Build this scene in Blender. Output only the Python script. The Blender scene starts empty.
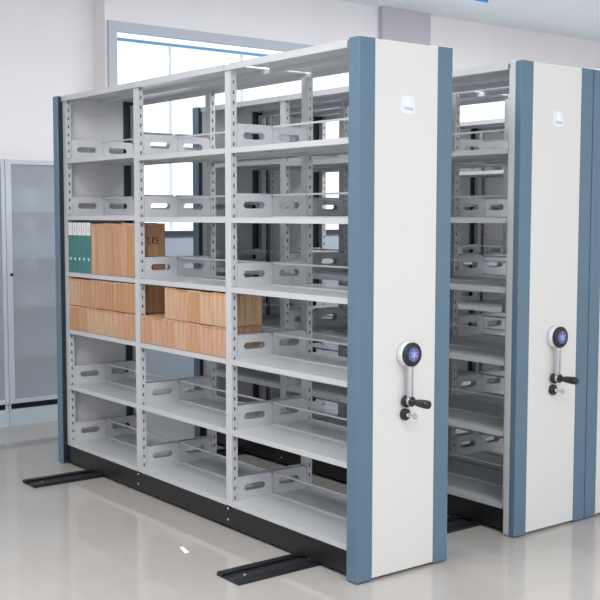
import bpy, bmesh, math, random
from mathutils import Vector, Matrix
random.seed(7)
S = bpy.context.scene
C = S.collection
PI = math.pi

# ---------------------------------------------------------------- camera
cam = bpy.data.cameras.new('camera'); co = bpy.data.objects.new('camera', cam); C.objects.link(co)
yaw, pitch, roll, fpx = 0.6575, -0.0773, 0.0014, 1081.5
F = Vector((math.sin(yaw)*math.cos(pitch), math.cos(yaw)*math.cos(pitch), math.sin(pitch)))
R0 = Vector((math.cos(yaw), -math.sin(yaw), 0)); U0 = R0.cross(F)
Rv = R0*math.cos(roll) + U0*math.sin(roll); Uv = -R0*math.sin(roll) + U0*math.cos(roll)
m = Matrix((Rv, Uv, -F)).transposed().to_4x4(); m.translation = Vector((-2.9316, -3.4008, 1.5627))
co.matrix_world = m
cam.sensor_width = 36; cam.lens = fpx/600*36; cam.clip_end = 200
S.camera = co
# ---------------------------------------------------------------- world, light, exposure
w = bpy.data.worlds.new('sky'); S.world = w; w.use_nodes = True
bg = w.node_tree.nodes['Background']; bg.inputs[0].default_value = (0.97, 0.985, 1.0, 1); bg.inputs[1].default_value = 1.52
def area(name, loc, rot, sx, sy, power, col=(1, 1, 1)):
    l = bpy.data.lights.new(name, 'AREA'); l.shape = 'RECTANGLE'; l.size = sx; l.size_y = sy; l.energy = power; l.color = col
    o = bpy.data.objects.new(name, l); C.objects.link(o); o.location = loc; o.rotation_euler = rot
    return o
FILL_LIGHTS = [(-.6, -3.2, 90), (-2.4, .3, 120), (1.6, 1.3, 75), (4.6, 1.2, 190)]  # unseen fill lights, added to brighten the walls and floor
for lx_, ly_, lp_ in FILL_LIGHTS: area('added_fill_light', (lx_, ly_, 3.52), (0, 0, 0), 2.4, 1.0, lp_, (1, .985, .965))
S.view_settings.view_transform = 'Standard'; S.view_settings.look = 'None'
S.view_settings.exposure = 0.0; S.view_settings.gamma = 1; S.view_settings.use_curve_mapping = False

# ---------------------------------------------------------------- materials
def lin(c):
    return tuple((x/255/12.92 if x/255 <= .04045 else ((x/255+.055)/1.055)**2.4) for x in c) + (1,)
def mat(name, rgb, rough=.5, metal=0, var=.03, scale=6, bump=0, coat=0, stretch=(1, 1, 1), spec=.5):
    M = bpy.data.materials.new(name); M.use_nodes = True; nt = M.node_tree; b = nt.nodes['Principled BSDF']
    b.inputs['Roughness'].default_value = rough; b.inputs['Metallic'].default_value = metal
    b.inputs['Specular IOR Level'].default_value = spec
    tc = nt.nodes.new('ShaderNodeTexCoord'); mp = nt.nodes.new('ShaderNodeMapping'); mp.inputs['Scale'].default_value = stretch
    nz = nt.nodes.new('ShaderNodeTexNoise'); nz.inputs['Scale'].default_value = scale; nz.inputs['Detail'].default_value = 3
    nt.links.new(tc.outputs['Object'], mp.inputs[0]); nt.links.new(mp.outputs[0], nz.inputs[0])
    cr = nt.nodes.new('ShaderNodeValToRGB'); c = lin(rgb)
    cr.color_ramp.elements[0].position = .3; cr.color_ramp.elements[1].position = .7
    cr.color_ramp.elements[0].color = tuple(x*(1-var) for x in c[:3])+(1,)
    cr.color_ramp.elements[1].color = tuple(min(1, x*(1+var)) for x in c[:3])+(1,)
    nt.links.new(nz.outputs['Fac'], cr.inputs[0]); nt.links.new(cr.outputs[0], b.inputs['Base Color'])
    if coat: b.inputs['Coat Weight'].default_value = coat; b.inputs['Coat Roughness'].default_value = .1
    if bump:
        bp = nt.nodes.new('ShaderNodeBump'); bp.inputs['Strength'].default_value = bump
        nt.links.new(nz.outputs['Fac'], bp.inputs['Height']); nt.links.new(bp.outputs[0], b.inputs['Normal'])
    return M
M_wall = mat('white_wall_paint', (244, 241, 243), .9, var=.02, scale=1.5)
M_low = mat('wall_paint_with_shade', (172, 184, 197), .8, var=.02, scale=1.5)  # shade and bluish glow below the windows, put into the wall colour
M_ceil = mat('ceiling_paint', (240, 246, 252), .9, var=.03, scale=.8)
M_grey = mat('grey_column_paint', (198, 196, 204), .8, var=.03, scale=2)
M_frame = mat('window_frame_grey', (190, 196, 206), .5)
M_sash = mat('window_sash_blue', (110, 170, 215), .5)
M_mull = mat('pale_blue_mullion', (236, 244, 250), .5)
M_dark = mat('dark_sill_metal', (50, 62, 78), .4)
M_steel = mat('light_grey_enamelled_steel', (196, 199, 203), .3, var=.02, scale=5, spec=.5)
M_plate = mat('grey_enamelled_plate', (202, 204, 209), .4, var=.02, scale=8)
M_inner = mat('grey_inner_panel', (205, 206, 208), .5, var=.03)
M_panel = mat('white_enamelled_panel', (224, 223, 222), .45, var=.01, scale=3)
M_blue = mat('blue_grey_enamelled_steel', (92, 119, 140), .35, var=.03, scale=4)
M_navy = mat('navy_inner_strip', (30, 40, 52), .4, var=.03)
M_black = mat('black_enamelled_base', (18, 20, 23), .45, var=.1, scale=20)
M_rail = mat('black_rail_steel', (20, 22, 26), .4, metal=0, var=.2, scale=20)
M_railtop = mat('dark_rail_web', (40, 43, 48), .4, var=.2, scale=20)
M_rubber = mat('black_plastic', (30, 32, 36), .35)
M_chrome = mat('polished_steel', (205, 208, 212), .22, metal=1)
M_white = mat('white_plastic', (232, 234, 236), .4)
M_badge = mat('violet_blue_badge', (92, 102, 165), .3)
M_badge2 = mat('silver_badge_mark', (160, 168, 215), .3)
M_logo = mat('pale_blue_logo', (230, 237, 244), .5)
M_logo2 = mat('white_logo_mark', (250, 252, 255), .5)
M_logo3 = mat('grey_blue_logo_mark', (188, 205, 218), .5)
M_cab = mat('cabinet_grey_blue_steel', (196, 206, 215), .4, var=.03, scale=2)
M_cabin = mat('cabinet_back_steel', (200, 210, 220), .5, var=.05, scale=2)
M_green = mat('green_binder_board', (58, 124, 122), .5, var=.08)
M_label = mat('white_spine_label', (235, 236, 238), .6)
M_ink = mat('dark_ink', (70, 62, 60), .6)
M_pink = mat('label_ink', (190, 190, 205), .6)
M_sign = mat('bright_blue_sign', (30, 140, 215), .5)
M_paper = mat('white_paper', (250, 250, 252), .7)
def kraft(name, rgb):
    return mat(name, rgb, .75, var=.24, scale=30, bump=.05, stretch=(3, 3.5, .12))
KR = [kraft('kraft_board_tan', (190, 148, 116)), kraft('kraft_board_pink_tan', (194, 154, 128)),
      kraft('kraft_board_ochre', (186, 142, 106)), kraft('kraft_board_pale', (196, 162, 132))]
def glassmat():
    M = bpy.data.materials.new('clear_glass'); M.use_nodes = True; nt = M.node_tree; nt.nodes.clear()
    o = nt.nodes.new('ShaderNodeOutputMaterial'); mx = nt.nodes.new('ShaderNodeMixShader'); t = nt.nodes.new('ShaderNodeBsdfTransparent')
    g = nt.nodes.new('ShaderNodeBsdfGlossy'); g.inputs['Roughness'].default_value = .03
    t.inputs[0].default_value = (.96, .98, 1, 1); mx.inputs[0].default_value = .07
    nt.links.new(t.outputs[0], mx.inputs[1]); nt.links.new(g.outputs[0], mx.inputs[2]); nt.links.new(mx.outputs[0], o.inputs[0])
    return M
M_glass = glassmat()
def frostmat():
    M = glassmat(); M.name = 'milky_glass'; nt = M.node_tree; o = [n for n in nt.nodes if n.type == 'OUTPUT_MATERIAL'][0]
    mx = [n for n in nt.nodes if n.type == 'MIX_SHADER'][0]; d = nt.nodes.new('ShaderNodeBsdfDiffuse'); d.inputs[0].default_value = lin((205, 213, 221))
    m2 = nt.nodes.new('ShaderNodeMixShader'); m2.inputs[0].default_value = .35
    mx.inputs[0].default_value = .04
    nt.links.new(mx.outputs[0], m2.inputs[1]); nt.links.new(d.outputs[0], m2.inputs[2]); nt.links.new(m2.outputs[0], o.inputs[0])
    return M
M_frost = frostmat()
def floormat():
    M = bpy.data.materials.new('glossy_grey_floor_tiles'); M.use_nodes = True; nt = M.node_tree; b = nt.nodes['Principled BSDF']
    tc = nt.nodes.new('ShaderNodeTexCoord'); mp = nt.nodes.new('ShaderNodeMapping'); mp.inputs['Location'].default_value = (0.16, -0.313, 0)
    br = nt.nodes.new('ShaderNodeTexBrick'); br.offset = 0; br.squash = 1
    br.inputs['Brick Width'].default_value = .8; br.inputs['Row Height'].default_value = .8; br.inputs['Scale'].default_value = 1
    br.inputs['Mortar Size'].default_value = .003; br.inputs['Mortar Smooth'].default_value = .3; br.inputs['Bias'].default_value = 0
    br.inputs['Color1'].default_value = lin((184, 180, 176)); br.inputs['Color2'].default_value = lin((186, 182, 178)); br.inputs['Mortar'].default_value = lin((176, 172, 169))
    nz = nt.nodes.new('ShaderNodeTexNoise'); nz.inputs['Scale'].default_value = 2.5; nz.inputs['Detail'].default_value = 6
    mx = nt.nodes.new('ShaderNodeMixRGB'); mx.blend_type = 'MULTIPLY'; mx.inputs[0].default_value = .12
    nt.links.new(tc.outputs['Object'], mp.inputs[0]); nt.links.new(mp.outputs[0], br.inputs[0]); nt.links.new(tc.outputs['Object'], nz.inputs[0])
    nt.links.new(br.outputs['Color'], mx.inputs[1]); nt.links.new(nz.outputs['Fac'], mx.inputs[2]); nt.links.new(mx.outputs[0], b.inputs['Base Color'])
    b.inputs['Roughness'].default_value = .09; b.inputs['Specular IOR Level'].default_value = .5
    return M
M_floor = floormat()

# ---------------------------------------------------------------- mesh helpers
def box(bm, x0, y0, z0, x1, y1, z1, mi=0):
    vs = [bm.verts.new((x, y, z)) for z in (z0, z1) for y in (y0, y1) for x in (x0, x1)]
    for f in ((0, 2, 3, 1), (4, 5, 7, 6), (0, 1, 5, 4), (2, 6, 7, 3), (0, 4, 6, 2), (1, 3, 7, 5)):
        fc = bm.faces.new([vs[i] for i in f]); fc.material_index = mi
def rod(bm, a, b, r, n=14, r2=None, mi=0):
    a = Vector(a); b = Vector(b); d = (b-a).normalized(); u = d.orthogonal().normalized(); v = d.cross(u); r2 = r if r2 is None else r2
    A = [bm.verts.new(a+(u*math.cos(2*PI*i/n)+v*math.sin(2*PI*i/n))*r) for i in range(n)]
    B = [bm.verts.new(b+(u*math.cos(2*PI*i/n)+v*math.sin(2*PI*i/n))*r2) for i in range(n)]
    for i in range(n):
        f = bm.faces.new((A[i], A[(i+1) % n], B[(i+1) % n], B[i])); f.smooth = True; f.material_index = mi
    bm.faces.new(A[::-1]).material_index = mi; bm.faces.new(B).material_index = mi
def lathe(bm, c, prof, n=32, mi=0):
    """profile of (distance along -Y, radius), axis -Y through c"""
    rings = []
    for d, r in prof:
        rings.append([bm.verts.new((c[0]+r*math.cos(2*PI*i/n), c[1]-d, c[2]+r*math.sin(2*PI*i/n))) for i in range(n)])
    for p, q in zip(rings, rings[1:]):
        for i in range(n):
            f = bm.faces.new((p[i], p[(i+1) % n], q[(i+1) % n], q[i])); f.smooth = True; f.material_index = mi
    bm.faces.new(rings[0][::-1]).material_index = mi; bm.faces.new(rings[-1]).material_index = mi
def prism(bm, pts, y0, y1, mi=0):
    """polygon in x-z, extruded along y"""
    A = [bm.verts.new((x, y0, z)) for x, z in pts]; B = [bm.verts.new((x, y1, z)) for x, z in pts]; n = len(pts)
    for i in range(n): bm.faces.new((A[i], A[(i+1) % n], B[(i+1) % n], B[i])).material_index = mi
    bm.faces.new(A[::-1]).material_index = mi; bm.faces.new(B).material_index = mi
def mesh(name, bm, mats, bevel=0):
    bmesh.ops.recalc_face_normals(bm, faces=bm.faces)
    if bevel:
        bmesh.ops.bevel(bm, geom=[e for e in bm.edges if e.is_manifold and e.calc_face_angle(0) > .6], offset=bevel, segments=2, affect='EDGES', profile=.5)
    me = bpy.data.meshes.new(name); bm.to_mesh(me); bm.free()
    for x in (mats if isinstance(mats, (list, tuple)) else [mats]): me.materials.append(x)
    return me
def put(name, me, parent=None, loc=(0, 0, 0), label=None):
    o = bpy.data.objects.new(name, me); C.objects.link(o); o.location = loc
    if parent: o.parent = parent
    if label: o['label'] = label
    return o
def obj(name, bm, mats, parent=None, loc=(0, 0, 0), bevel=0, label=None):
    return put(name, mesh(name, bm, mats, bevel), parent, loc, label)
def tag(o, label, cat, group=None):
    o['label'] = label; o['category'] = cat
    if group: o['group'] = group
    return o
def thing(name, label, cat, loc=(0, 0, 0), group=None):
    o = bpy.data.objects.new(name, None); C.objects.link(o); o.location = loc; o.empty_display_size = .1
    return tag(o, label, cat, group)
def struct(name, bm, mats, parent=None, bevel=0):
    o = obj(name, bm, mats, parent, bevel=bevel)
    if not parent: o['kind'] = 'structure'
    return o
def B(*boxes):
    bm = bmesh.new()
    for b in boxes: box(bm, *b)
    return bm

# ---------------------------------------------------------------- the room
ZC = 3.605; YW = 4.65
struct('floor', B((-7, -7, -.05, 10.2, 5.1, 0)), M_floor)
struct('ceiling', B((-7, -7, ZC, 10.2, 5.1, ZC+.1)), M_ceil)
WX0, WX1, WZ0, WZ1 = 1.295, 4.15, 1.40, 3.15
VX0, VX1, VZ1 = 5.05, 9.2, 2.98
bm = bmesh.new()
box(bm, 1.275, YW, WZ1, 10.1, YW+.25, ZC)
box(bm, WX1, YW, WZ0, VX0, YW+.25, WZ1)
box(bm, VX0, YW, VZ1, VX1, YW+.25, WZ1)
box(bm, VX1, YW, WZ0, 10.1, YW+.25, WZ1)
box(bm, 1.275, YW, WZ0, WX0, YW+.25, WZ1)
struct('wall_back', bm, M_wall)
struct('wall_back_below_windows', B((1.275, YW, 0, 10.1, YW+.25, WZ0)), M_low)
struct('wall_back_recess', B((-7, YW+.19, 0, 1.275, YW+.3, ZC)), M_wall)
struct('wall_right', B((10.0, -7, 0, 10.2, YW, ZC)), M_wall)
struct('wall_left', B((-7.2, -1.5, 0, -7.0, 5.1, ZC)), M_wall)
def window(name, x0, x1, z0, z1, mull):
    t = .075
    bm = bmesh.new()
    y0, y1 = YW-.03, YW+.06
    box(bm, x0, y0, z0, x0+t, y1, z1); box(bm, x1-t, y0, z0, x1, y1, z1)
    box(bm, x0+t, y0, z1-t, x1-t, y1, z1)
    fr = struct(name, bm, M_frame)
    s = .022
    bm = bmesh.new()
    box(bm, x0+t, YW+.10, z1-t-.055, x1-t, YW+.13, z1-t-.055+s)
    for mx in mull: box(bm, mx-.012, YW+.10, z0+.04, mx+.012, YW+.118, z1-t-.055, 1)
    obj('window_sash', bm, [M_sash, M_mull], fr)
    obj('window_sill', B((x0, YW-.04, z0, x1, YW+.08, z0+.035)), M_dark, fr)
    obj('window_glass', B((x0+t, YW+.112, z0+.035, x1-t, YW+.118, z1-t)), M_glass, fr)
    return fr
window('window_1', WX0, WX1, WZ0, WZ1, (1.95, 2.70, 3.4))
window('window_2', VX0, VX1, WZ0, VZ1, (6.4, 7.8))
struct('column_back', B((4.25, YW-.06, 0, 4.90, YW+.02, ZC)), M_grey)
struct('trim_1', B((.30, YW+.165, 0, .385, YW+.20, ZC)), M_wall)
# unseen frames, made up to go around the added fill lights
for (lx_, ly_, lp_), wh in zip(FILL_LIGHTS, ('behind the camera', 'above the open floor left of the shelves', 'above the nearest two shelving units', 'above the rearmost shelving unit')):
    lf = thing('added_fill_housing', 'unseen white frame around an added fill light '+wh, 'lamp', (lx_, ly_, ZC))
    obj('fill_housing_frame', B((-1.28, -.58, -.09, 1.28, -.52, 0), (-1.28, .52, -.09, 1.28, .58, 0), (-1.28, -.52, -.09, -1.22, .52, 0), (1.22, -.52, -.09, 1.28, .52, 0)), M_white, lf)
sg = thing('hanging_sign', 'bright blue sign with pale edge hanging just under the ceiling', 'sign', (4.545, 3.5, 3.493))
obj('sign_board', B((-1.0, -.02, 0.005, -.005, .02, .112)), M_sign, sg)
obj('sign_edge', B((-1.0, -.021, 0, 0, .021, .005), (-.005, -.021, .005, 0, .021, .112)), M_white, sg)

# ---------------------------------------------------------------- shelving units
W, L, H, T, P = .541, 2.913, 2.30, .0714, .088
XF, XB = .033, .5395
UY = [(.0715, .105), (.99, 1.04), (1.90, 1.95), (2.80, 2.8415)]
BAY = [(.105, .99), (1.04, 1.90), (1.95, 2.80)]
LEV = [.119, .480, .832, 1.189, 1.530, 1.868]          # undersides of the shelves (lip bottoms)
LIP = .026
DW = .035
cache = {}
def cached(key, fn):
    if key not in cache: cache[key] = fn()
    return cache[key]
def post_mesh(y0, y1, slots=True):
    """C-section upright, slotted on the side that looks down the shelf; local origin at x centre, y0"""
    bm = bmesh.new(); w = DW; d = y1-y0; t = .002; z0, z1 = .12, H-.03
    box(bm, 0, 0, z0, t, d, z1); box(bm, w-t, 0, z0, w, d, z1)
    for ya, yb in ((0, t), (d-t, d)) if slots else ((0, d),):
        a, b = w*.40, w*.64
        box(bm, t, ya, z0, a, yb, z1); box(bm, b, ya, z0, w-t, yb, z1)
        z = z0; 
        while z < z1-.001:
            ze = min(z+.032, z1); box(bm, a, ya, z, b, yb, ze); z += .05
    return mesh('upright', bm, M_steel)
def plate_mesh(d):
    """side plate with a long six-sided hand hole and a rounded rear shoulder; x from 0 to d"""
    bm = bmesh.new(); h = .118
    out = [(0, 0), (d, 0), (d, h-.022), (d-.006, h-.008), (d-.02, h), (0, h)]
    cx, cz, a, b = d*.47, h*.52, .066, .017
    hole = [(cx-a, cz), (cx-a+.012, cz-b), (cx+a-.012, cz-b), (cx+a, cz), (cx+a-.012, cz+b), (cx-a+.012, cz+b)]
    for yy in (0,):
        vo = [bm.verts.new((x, yy, z)) for x, z in out]; vi = [bm.verts.new((x, yy, z)) for x, z in hole]
        es = [bm.edges.new((vo[i], vo[(i+1) % len(vo)])) for i in range(len(vo))] + [bm.edges.new((vi[i], vi[(i+1) % 6])) for i in range(6)]
        bmesh.ops.triangle_fill(bm, use_beauty=True, edges=es)
    r = bmesh.ops.extrude_face_region(bm, geom=list(bm.faces))
    bmesh.ops.translate(bm, verts=[g for g in r['geom'] if isinstance(g, bmesh.types.BMVert)], vec=(0, .0025, 0))
    box(bm, 0, 0.0025, h-.004, d-.02, .010, h-.0005)       # folded top edge
    return mesh('side_plate', bm, M_plate)
def shelf_mesh(ly, d):
    bm = bmesh.new()
    box(bm, 0, 0, LIP-.004, d, ly, LIP)                    # board
    box(bm, 0, 0, 0, .004, ly, LIP-.004); box(bm, .004, 0, 0, .018, ly, .003)
    box(bm, d-.003, 0, 0.004, d, ly, LIP+.006)             # raised rear edge
    box(bm, .06, 0, .004, .075, ly, LIP-.004)              # stiffener
    for yy in (0, ly-.003): box(bm, .004, yy, .0, d-.003, yy+.003, LIP-.004)
    return mesh('shelf_board', bm, M_steel)
def unit(X, Yo, label, lip):
    u = thing('mobile_shelving_unit', label, 'shelving', (X, Yo, 0), 'mobile shelving units standing on the floor rails')
    # end panels
    for near in (True, False):
        y0, y1 = (0, T) if near else (L-T, L)
        def pm():
            bm = bmesh.new(); box(bm, P, y0+.004, .012, W-P, y1-(.004 if near else 0), H-.004); return mesh('end_panel', bm, M_panel if near else M_inner, .001)
        p = put('end_panel', cached(('ep', near), pm), u)
        ti = T if (not lip or not near) else .036
        for k, xa in enumerate((0, W-P)):
            def em():
                bm = bmesh.new()
                if near:
                    box(bm, xa, 0, .005, xa+P, ti-.0015, H)
                else: box(bm, xa, L-ti+.0015, .005, xa+P, L, H)
                return mesh('edge_post', bm, M_blue, .004)
            e = put('edge_post', cached(('ed', near, ti, k), em), p)
            # thin dark navy strip on the shelf side of each post
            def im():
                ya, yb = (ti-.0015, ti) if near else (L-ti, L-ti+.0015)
                bm = bmesh.new(); box(bm, xa+.004, ya, .01, xa+P, yb, H-.005); return mesh('inner_strip', bm, M_navy)
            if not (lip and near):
                put('inner_strip', cached(('ic', near, ti, k), im), e, label='dark navy inner strip')
        if lip and near:
            put('panel_flange', cached('fl', lambda: mesh('panel_flange', B((0.0, .037, .005, W, T-.001, H)), M_steel, .002)), p, label='light grey flange')
        if near:
            def lm():
                bm = bmesh.new(); prism(bm, [(.243, 1.998), (.310, 1.998), (.318, 2.012), (.312, 2.066), (.296, 2.074), (.252, 2.074), (.238, 2.064), (.235, 2.010)], .0015, .004); return mesh('logo_plate', bm, M_logo)
            lg = put('logo_plate', cached('lg', lm), p, label='pale blue logo square')
            def lm2():
                bm = bmesh.new()
                prism(bm, [(.258, 2.030), (.296, 2.030), (.284, 2.048), (.280, 2.070), (.272, 2.070), (.268, 2.048)], 0.0005, .0015, 0)
                prism(bm, [(.248, 2.018), (.30, 2.012), (.308, 2.022), (.29, 2.027), (.255, 2.027)], 0.0005, .0015, 1)
                return mesh('logo_mark', bm, [M_logo2, M_logo3])
            put('logo_mark', cached('lg2', lm2), p, label='white peak mark over a grey blue foot')
    # plinth
    def bmesh_base():
        bm = B((.03, T, .018, .055, L-T, .117), (XB-.02, T, .018, XB+.003, L-T, .117), (.055, T, .06, XB-.02, L-T, .112))
        return mesh('base_plinth', bm, M_black)
    bp = put('base_plinth', cached('bp', bmesh_base), u)
    def screws():
        bm = bmesh.new()
        rod(bm, (.031, 0, 0), (.027, 0, 0), .006, 8)
        return mesh('plinth_screw', bm, M_chrome)
    for y in (1.02, 1.93):
        for z in (.05, .105): put('plinth_screw', cached('sc', screws), bp, (0, y, z))
    def wheels():
        bm = bmesh.new()
        rod(bm, (0, -.02, .071), (0, .02, .071), .05, 20)
        return mesh('wheel', bm, M_chrome)
    for y in (.385, 2.46):
        for x in (.13, .41): put('wheel', cached('wh', wheels), bp, (x, y, 0))
    # uprights
    for i, (a, b) in enumerate(UY):
        for x in (XF, XB-DW):
            put('upright', cached(('up', i), lambda: post_mesh(a, b, i > 0)), u, (x, a, 0))
    # shelves, side plates, rails
    half = (XB-XF)/2
    for bi, (a, b) in enumerate(BAY):
        ly = b-a+.0
        for li, z in enumerate(LEV):
            z += {(2, 5): .018, (2, 4): .008}.get((bi, li), 0)      # the far bay hangs its upper shelves a little higher
            s = put('shelf_board', cached(('sh', bi), lambda: shelf_mesh(ly-.002, half-.003)), u, (XF-.001, a+.001, z))
            s = put('shelf_board', cached(('sh', bi), None), u, (XB+.001, b-.001, z)); s.rotation_euler.z = PI
            d = half-.045+.01
            for (yy, flip) in ((b-.0035, 0), (a+.0005, 1)):
                for xo in (XF+.036, XF+.036+.217):
                    q = put('side_plate', cached('pl', lambda: plate_mesh(.214)), u, (xo, yy, z+LIP))
                    if flip: q.rotation_euler.z = PI; q.location.x += .214; q.location.y += .002
            put('divider_rail', cached(('dr', bi), lambda: mesh('divider_rail', B((-.004, 0, 0, .004, ly-.008, .009)), M_steel)), u, ((XF+XB)/2, a+.004, z+LIP+.108))
        put('top_board', cached(('tb', bi), lambda: mesh('top_board', B((0, 0, .027, XB-XF+.010, ly+(.045 if bi else 0)+.002, .032), (0, 0, 0, .004, ly+.045, .027), (XB-XF+.006, 0, 0, XB-XF+.010, ly+.045, .027), (.25, 0, .004, .262, ly+.045, .027)), M_steel)), u, (XF-.01, a-(.0 if bi == 0 else .0)+.001, H-.034))
    # crank
    hub = obj_hub(u)
    return u
def obj_hub(u):
    cx, cz = .275, .97
    def hm():
        bm = bmesh.new(); lathe(bm, (cx, .004, cz), [(0, .054), (.030, .054), (.036, .048), (.036, .02)], mi=0); return mesh('hand_crank', bm, [M_white])
    h = put('hand_crank', cached('hm', hm), u, label='white round hub')
    def dm():
        bm = bmesh.new(); lathe(bm, (cx, -.031, cz), [(0, .052), (.010, .053), (.016, .048), (.0165, .030)], mi=0); return mesh('crank_dial', bm, [M_rubber])
    d = put('crank_dial', cached('dm', dm), h, label='black dial')
    def bdm():
        bm = bmesh.new(); lathe(bm, (cx, -.0475, cz), [(0, .031), (.002, .031), (.003, .027)], mi=0)
        c = []
        for i in range(12):
            r = .024 if i % 2 == 0 else .010; c.append((cx+r*math.sin(i*PI/6), cz+r*math.cos(i*PI/6)))
        prism(bm, c, -.0515, -.0505, 1)
        return mesh('dial_badge', bm, [M_badge, M_badge2])
    put('dial_badge', cached('bdm', bdm), h, label='violet blue badge with a silver star mark')
    def am():
        bm = bmesh.new()
        box(bm, cx-.016, -.030, cz-.205, cx+.016, -.022, cz-.03)
        box(bm, cx-.016, -.034, cz-.205, cx-.010, -.030, cz-.03); box(bm, cx+.010, -.034, cz-.205, cx+.016, -.030, cz-.03)
        lathe(bm, (cx, -.020, cz-.205), [(0, .022), (.016, .022), (.018, .018)], 20)
        return mesh('crank_arm', bm, M_chrome, .001)
    put('crank_arm', cached('am', am), h)
    def gm():
        bm = bmesh.new(); x, z = cx, cz-.205
        lathe(bm, (x-.004, -.004, z-.002), [(0, .026), (.012, .026), (.015, .02)], 20)
        lathe(bm, (x, -.036, z), [(0, .020), (.006, .022), (.012, .013), (.03, .012), (.04, .016), (.08, .019), (.105, .018), (.11, .012)], 20)
        return mesh('crank_handle', bm, M_rubber)
    put('crank_handle', cached('gm', gm), h, label='black turning grip')
    def km():
        bm = bmesh.new(); x, z = cx-.005, .705
        lathe(bm, (x, .004, z), [(0, .026), (.014, .026), (.017, .020)], 20); return mesh('lock', bm, M_rubber)
    k = put('lock', cached('km', km), u, label='black round lock')
    def ym():
        bm = bmesh.new(); x, z = cx-.005, .705
        rod(bm, (x, -.013, z), (x, -.026, z), .009, 14)
        box(bm, x-.0015, -.050, z-.003, x+.0015, -.026, z+.004)
        rod(bm, (x-.001, -.062, z), (x+.002, -.062, z), .014, 16)
        return mesh('key', bm, M_chrome)
    put('key', cached('ym', ym), k, label='silver key')
    return h
X2, Y2 = 1.046, .046
unit(0, 0, 'nearest shelving unit, open aisle side holding binders and kraft boxes', False)
unit(X2, Y2, 'second shelving unit, empty, seen past the aisle right of the nearest unit', True)
unit(X2+W+.008, Y2+.002, 'third shelving unit at the right picture edge, pushed against the second unit', True)
unit(3.26, Y2, 'fourth shelving unit, glimpsed only through the open shelves of the second unit', True)
unit(3.26+W+.008, Y2, 'rearmost shelving unit, glimpsed through open shelves behind the fourth unit', True)

# ---------------------------------------------------------------- floor rails
def bolt_mesh():
    bm = bmesh.new(); rod(bm, (0, 0, 0), (0, 0, .004), .009, 10); return mesh('rail_bolt', bm, M_chrome)
def rail(y, label):
    t = thing('floor_rail', label, 'rail', (-.40, y, 0), 'black floor rails under the shelving units')
    ln = 4.6
    obj('rail_web', B((0, -.085, 0, ln, .085, .006)), M_railtop, t)
    for yy in (-.085, .045): obj('rail_bar', B((.0, yy, .006, ln, yy+.04, .018)), M_rail, t, bevel=.002)
    for k in range(12):
        put('rail_bolt', cached('bolt', bolt_mesh), t, (.09+.36*k, 0, .006))
rail(.385, 'short end of the double black floor rail beneath the near end of the shelving')
rail(2.46, 'double black floor rail beneath the far end of the shelving, by the cabinet')

# ---------------------------------------------------------------- back cabinets
def cabinet(x0, label):
    Wc, D, Hc = .90, .34, 1.975
    t = thing('glass_door_cabinet', label, 'cabinet', (x0, 4.21, 0), 'grey steel cabinets along the back wall')
    obj('carcass', B((0, .02, .0, .02, D, Hc), (Wc-.02, .02, 0, Wc, D, Hc), (.02, D-.015, .0, Wc-.02, D, Hc), (.02, .02, Hc-.03, Wc-.02, D-.015, Hc), (.02, .02, .165, Wc-.02, D-.015, .185)), M_cabin, t)
    obj('kick_panel', B((.0, .0, .0, Wc, .019, .125)), M_cab, t)
    obj('shadow_gap', B((.02, .03, .125, Wc-.02, .04, .164)), M_black, t, label='black gap strip')
    for z in (.50, .88, 1.245, 1.59): obj('shelf_board', B((.021, .04, z, Wc-.021, D-.016, z+.014)), M_cab, t)
    d = obj('door', B((.0, 0, .168, .045, .019, Hc), (Wc-.03, 0, .168, Wc, .019, Hc), (.045, 0, Hc-.035, Wc-.03, .019, Hc), (.045, 0, .168, Wc-.03, .019, .20)), M_cab, t, bevel=.002)
    obj('door_glass', B((.045, .008, .20, Wc-.03, .011, Hc-.035)), M_frost, d)
    bm = bmesh.new(); rod(bm, (.032, 0, 1.13), (.032, -.012, 1.13), .011, 12); obj('door_knob', bm, M_rubber, d, label='small dark knob')
cabinet(.222, 'grey steel cabinet with glass door against back wall, beside the binders end of the shelving')
cabinet(-.682, 'grey steel cabinet cut off by the left picture edge, only its side strip showing')

# ---------------------------------------------------------------- binders and boxes
ZS = [z+LIP for z in LEV]
def binder(y, k, h):
    t = thing('binder', '', 'binder', (.036, y, ZS[3]+.001), 'green binders on the third open shelf')
    wd = .058
    obj('cover', B((0, 0, 0, .22, .003, h), (0, wd-.003, 0, .22, wd, h), (0, .003, 0, .003, wd-.003, h)), M_green, t)
    obj('pages', B((.006, .004, .004, .214, wd-.004, h-.008)), M_label, t)
    lb = obj('spine_label', B((-.0008, .002, h-.078, -.0001, wd-.002, h-.001)), M_label, t, label='white spine label')
    obj('label_print', B((-.0013, .024, h-.062, -.0009, .034, h-.018)), M_pink, lb)
    bm = bmesh.new(); rod(bm, (0, wd/2, .085), (-.001, wd/2, .085), .009, 12); obj('finger_ring', bm, M_label, t, label='white round mark')
    return t
bl = ['green binder with white top label, standing against the shelf upright, leftmost of its row', 'green binder with white top label, second from the left upright',
      'green binder with white top label, in the middle of the five', 'green binder with white top label, second from the tan file boxes', 'green binder with white top label, touching the pale tan file box']
y = 2.795
for k in range(5):
    y -= .0605; binder(y, k, .307)['label'] = bl[k]
def kbox(name, x0, y0, z0, d, wd, h, mi, label, group, cat='box', flap=False):
    t = thing(name, label, cat, (x0, y0, z0+.001), group)
    obj('body', B((0, 0, 0, d, wd, h-.012)), KR[mi % 4], t, bevel=.0025)
    obj('lid', B((-.0015, -.0012, h-.012, d+.001, wd+.0012, h)) if flap else B((0, .0015, h-.012, d, wd-.0015, h)), KR[(mi+1) % 4], t, bevel=.001)
    return t
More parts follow.
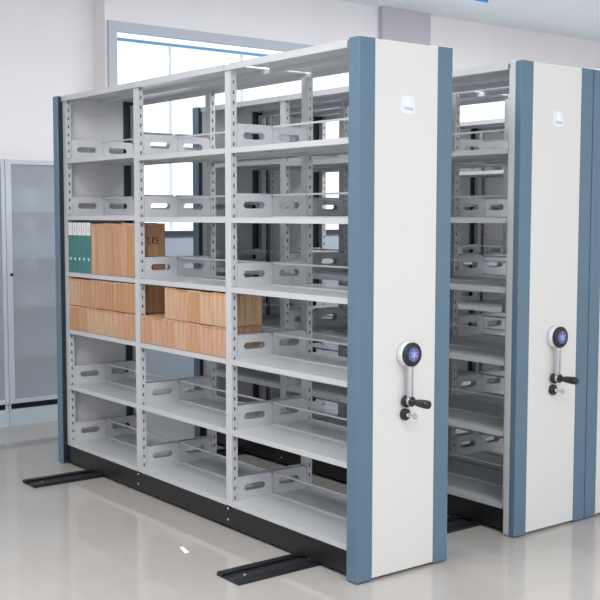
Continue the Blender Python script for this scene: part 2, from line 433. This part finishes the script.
# upper row on the third shelf: narrow file boxes beside the binders
names8 = ['pale file box touching the last green binder', 'narrow tan file box, second from the green binders', 'tan file box third from the green binders', 'tan file box fourth from the green binders',
          'tan file box fourth from the lettered box', 'tan file box third from the lettered box', 'tan file box next to the lettered box']
cols = [3, 0, 1, 0, 2, 0, 1]
y = y-.004
wds = [.042, .058, .066, .066, .064, .066, .066]
for k in range(7):
    y -= wds[k]+.0015
    kbox('file_box', .034+random.uniform(0, .004), y, ZS[3], .2, wds[k], .303+random.uniform(-.004, .006), cols[k], names8[k]+', upper filled shelf', 'tan file boxes upright on the upper filled shelf')
t = kbox('file_box', .034, 1.958, ZS[3], 0.2, y-.002-1.958, .305, 2, 'brown box with letters on its end face, last on the upper filled shelf', 'tan file boxes upright on the upper filled shelf')
bm = bmesh.new()                                              # the letters on its end, facing down the shelf
def stroke(x0, z0, x1, z1, wd=.005):
    dx, dz = x1-x0, z1-z0; l = math.hypot(dx, dz); nx, nz = -dz/l*wd/2, dx/l*wd/2
    prism(bm, [(x0-nx, z0-nz), (x1-nx, z1-nz), (x1+nx, z1+nz), (x0+nx, z0+nz)], -.0007, -.0001)
lx, lz, lh = .112, .190, .036
stroke(lx-.02, lz, lx-.02, lz+lh); stroke(lx-.02, lz, lx-.004, lz)                                             # L
stroke(lx+.006, lz, lx+.006, lz+lh); stroke(lx+.006, lz+lh*.5, lx+.022, lz+lh); stroke(lx+.006, lz+lh*.5, lx+.022, lz)   # K
stroke(lx+.032, lz, lx+.032, lz+lh); [stroke(lx+.032, lz+lh*q, lx+.047, lz+lh*q) for q in (0, .5, 1)]           # E
for q in (.225, .118): stroke(.005, q, .150, q, .0025)
obj('lettering', bm, M_ink, t, label='dark printed letters')
ordn = ['first', 'second', 'third', 'fourth', 'fifth', 'sixth', 'seventh', 'eighth', 'ninth']
def row(y1, y0, n, z, h, x, place, group, ref, seed):
    random.seed(seed); y = y1; ww = (y1-y0)/n
    for k in range(n):
        if k == 0: lab = 'kraft box at the %s end of the %s' % (ref[0], place)
        elif k == n-1: lab = 'kraft box at the %s end of the %s' % (ref[1], place)
        else: lab = 'kraft box, %s from the left in the %s' % (ordn[k], place)
        y -= ww
        kbox('kraft_box', x+random.uniform(0, .004), y+.0008, z, .222, ww-.0016, h+random.uniform(-.003, .002), random.randrange(4), lab, group, flap=False)
row(2.793, 1.958, 7, ZS[2], .150, .034, 'bottom row below the binders', 'kraft boxes below the binders', ('left', 'right'), 3)
row(2.793, 1.958, 6, ZS[2]+.153, .168, .038, 'top row below the binders', 'kraft boxes below the binders', ('left', 'right'), 4)
row(1.894, 1.047, 7, ZS[2], .150, .032, 'bottom row of the middle bay', 'kraft boxes in the middle bay', ('left', 'right'), 5)
row(1.640, 1.047, 5, ZS[2]+.153, .168, .036, 'shorter top row of the middle bay', 'kraft boxes in the middle bay', ('left', 'right'), 6)

# ---------------------------------------------------------------- paper scrap
bm = bmesh.new(); vs = [bm.verts.new(v) for v in ((.0, .05, .001), (-.03, -.05, .001), (-.008, -.055, .003), (.016, .042, .002))]
f = bm.faces.new(vs); r = bmesh.ops.extrude_face_region(bm, geom=[f]); bmesh.ops.translate(bm, verts=[g for g in r['geom'] if isinstance(g, bmesh.types.BMVert)], vec=(0, 0, .001))
tag(obj('paper_scrap', bm, M_paper, loc=(-.32, .863, 0)), 'small white paper scrap lying on the glossy floor before the shelves', 'paper')
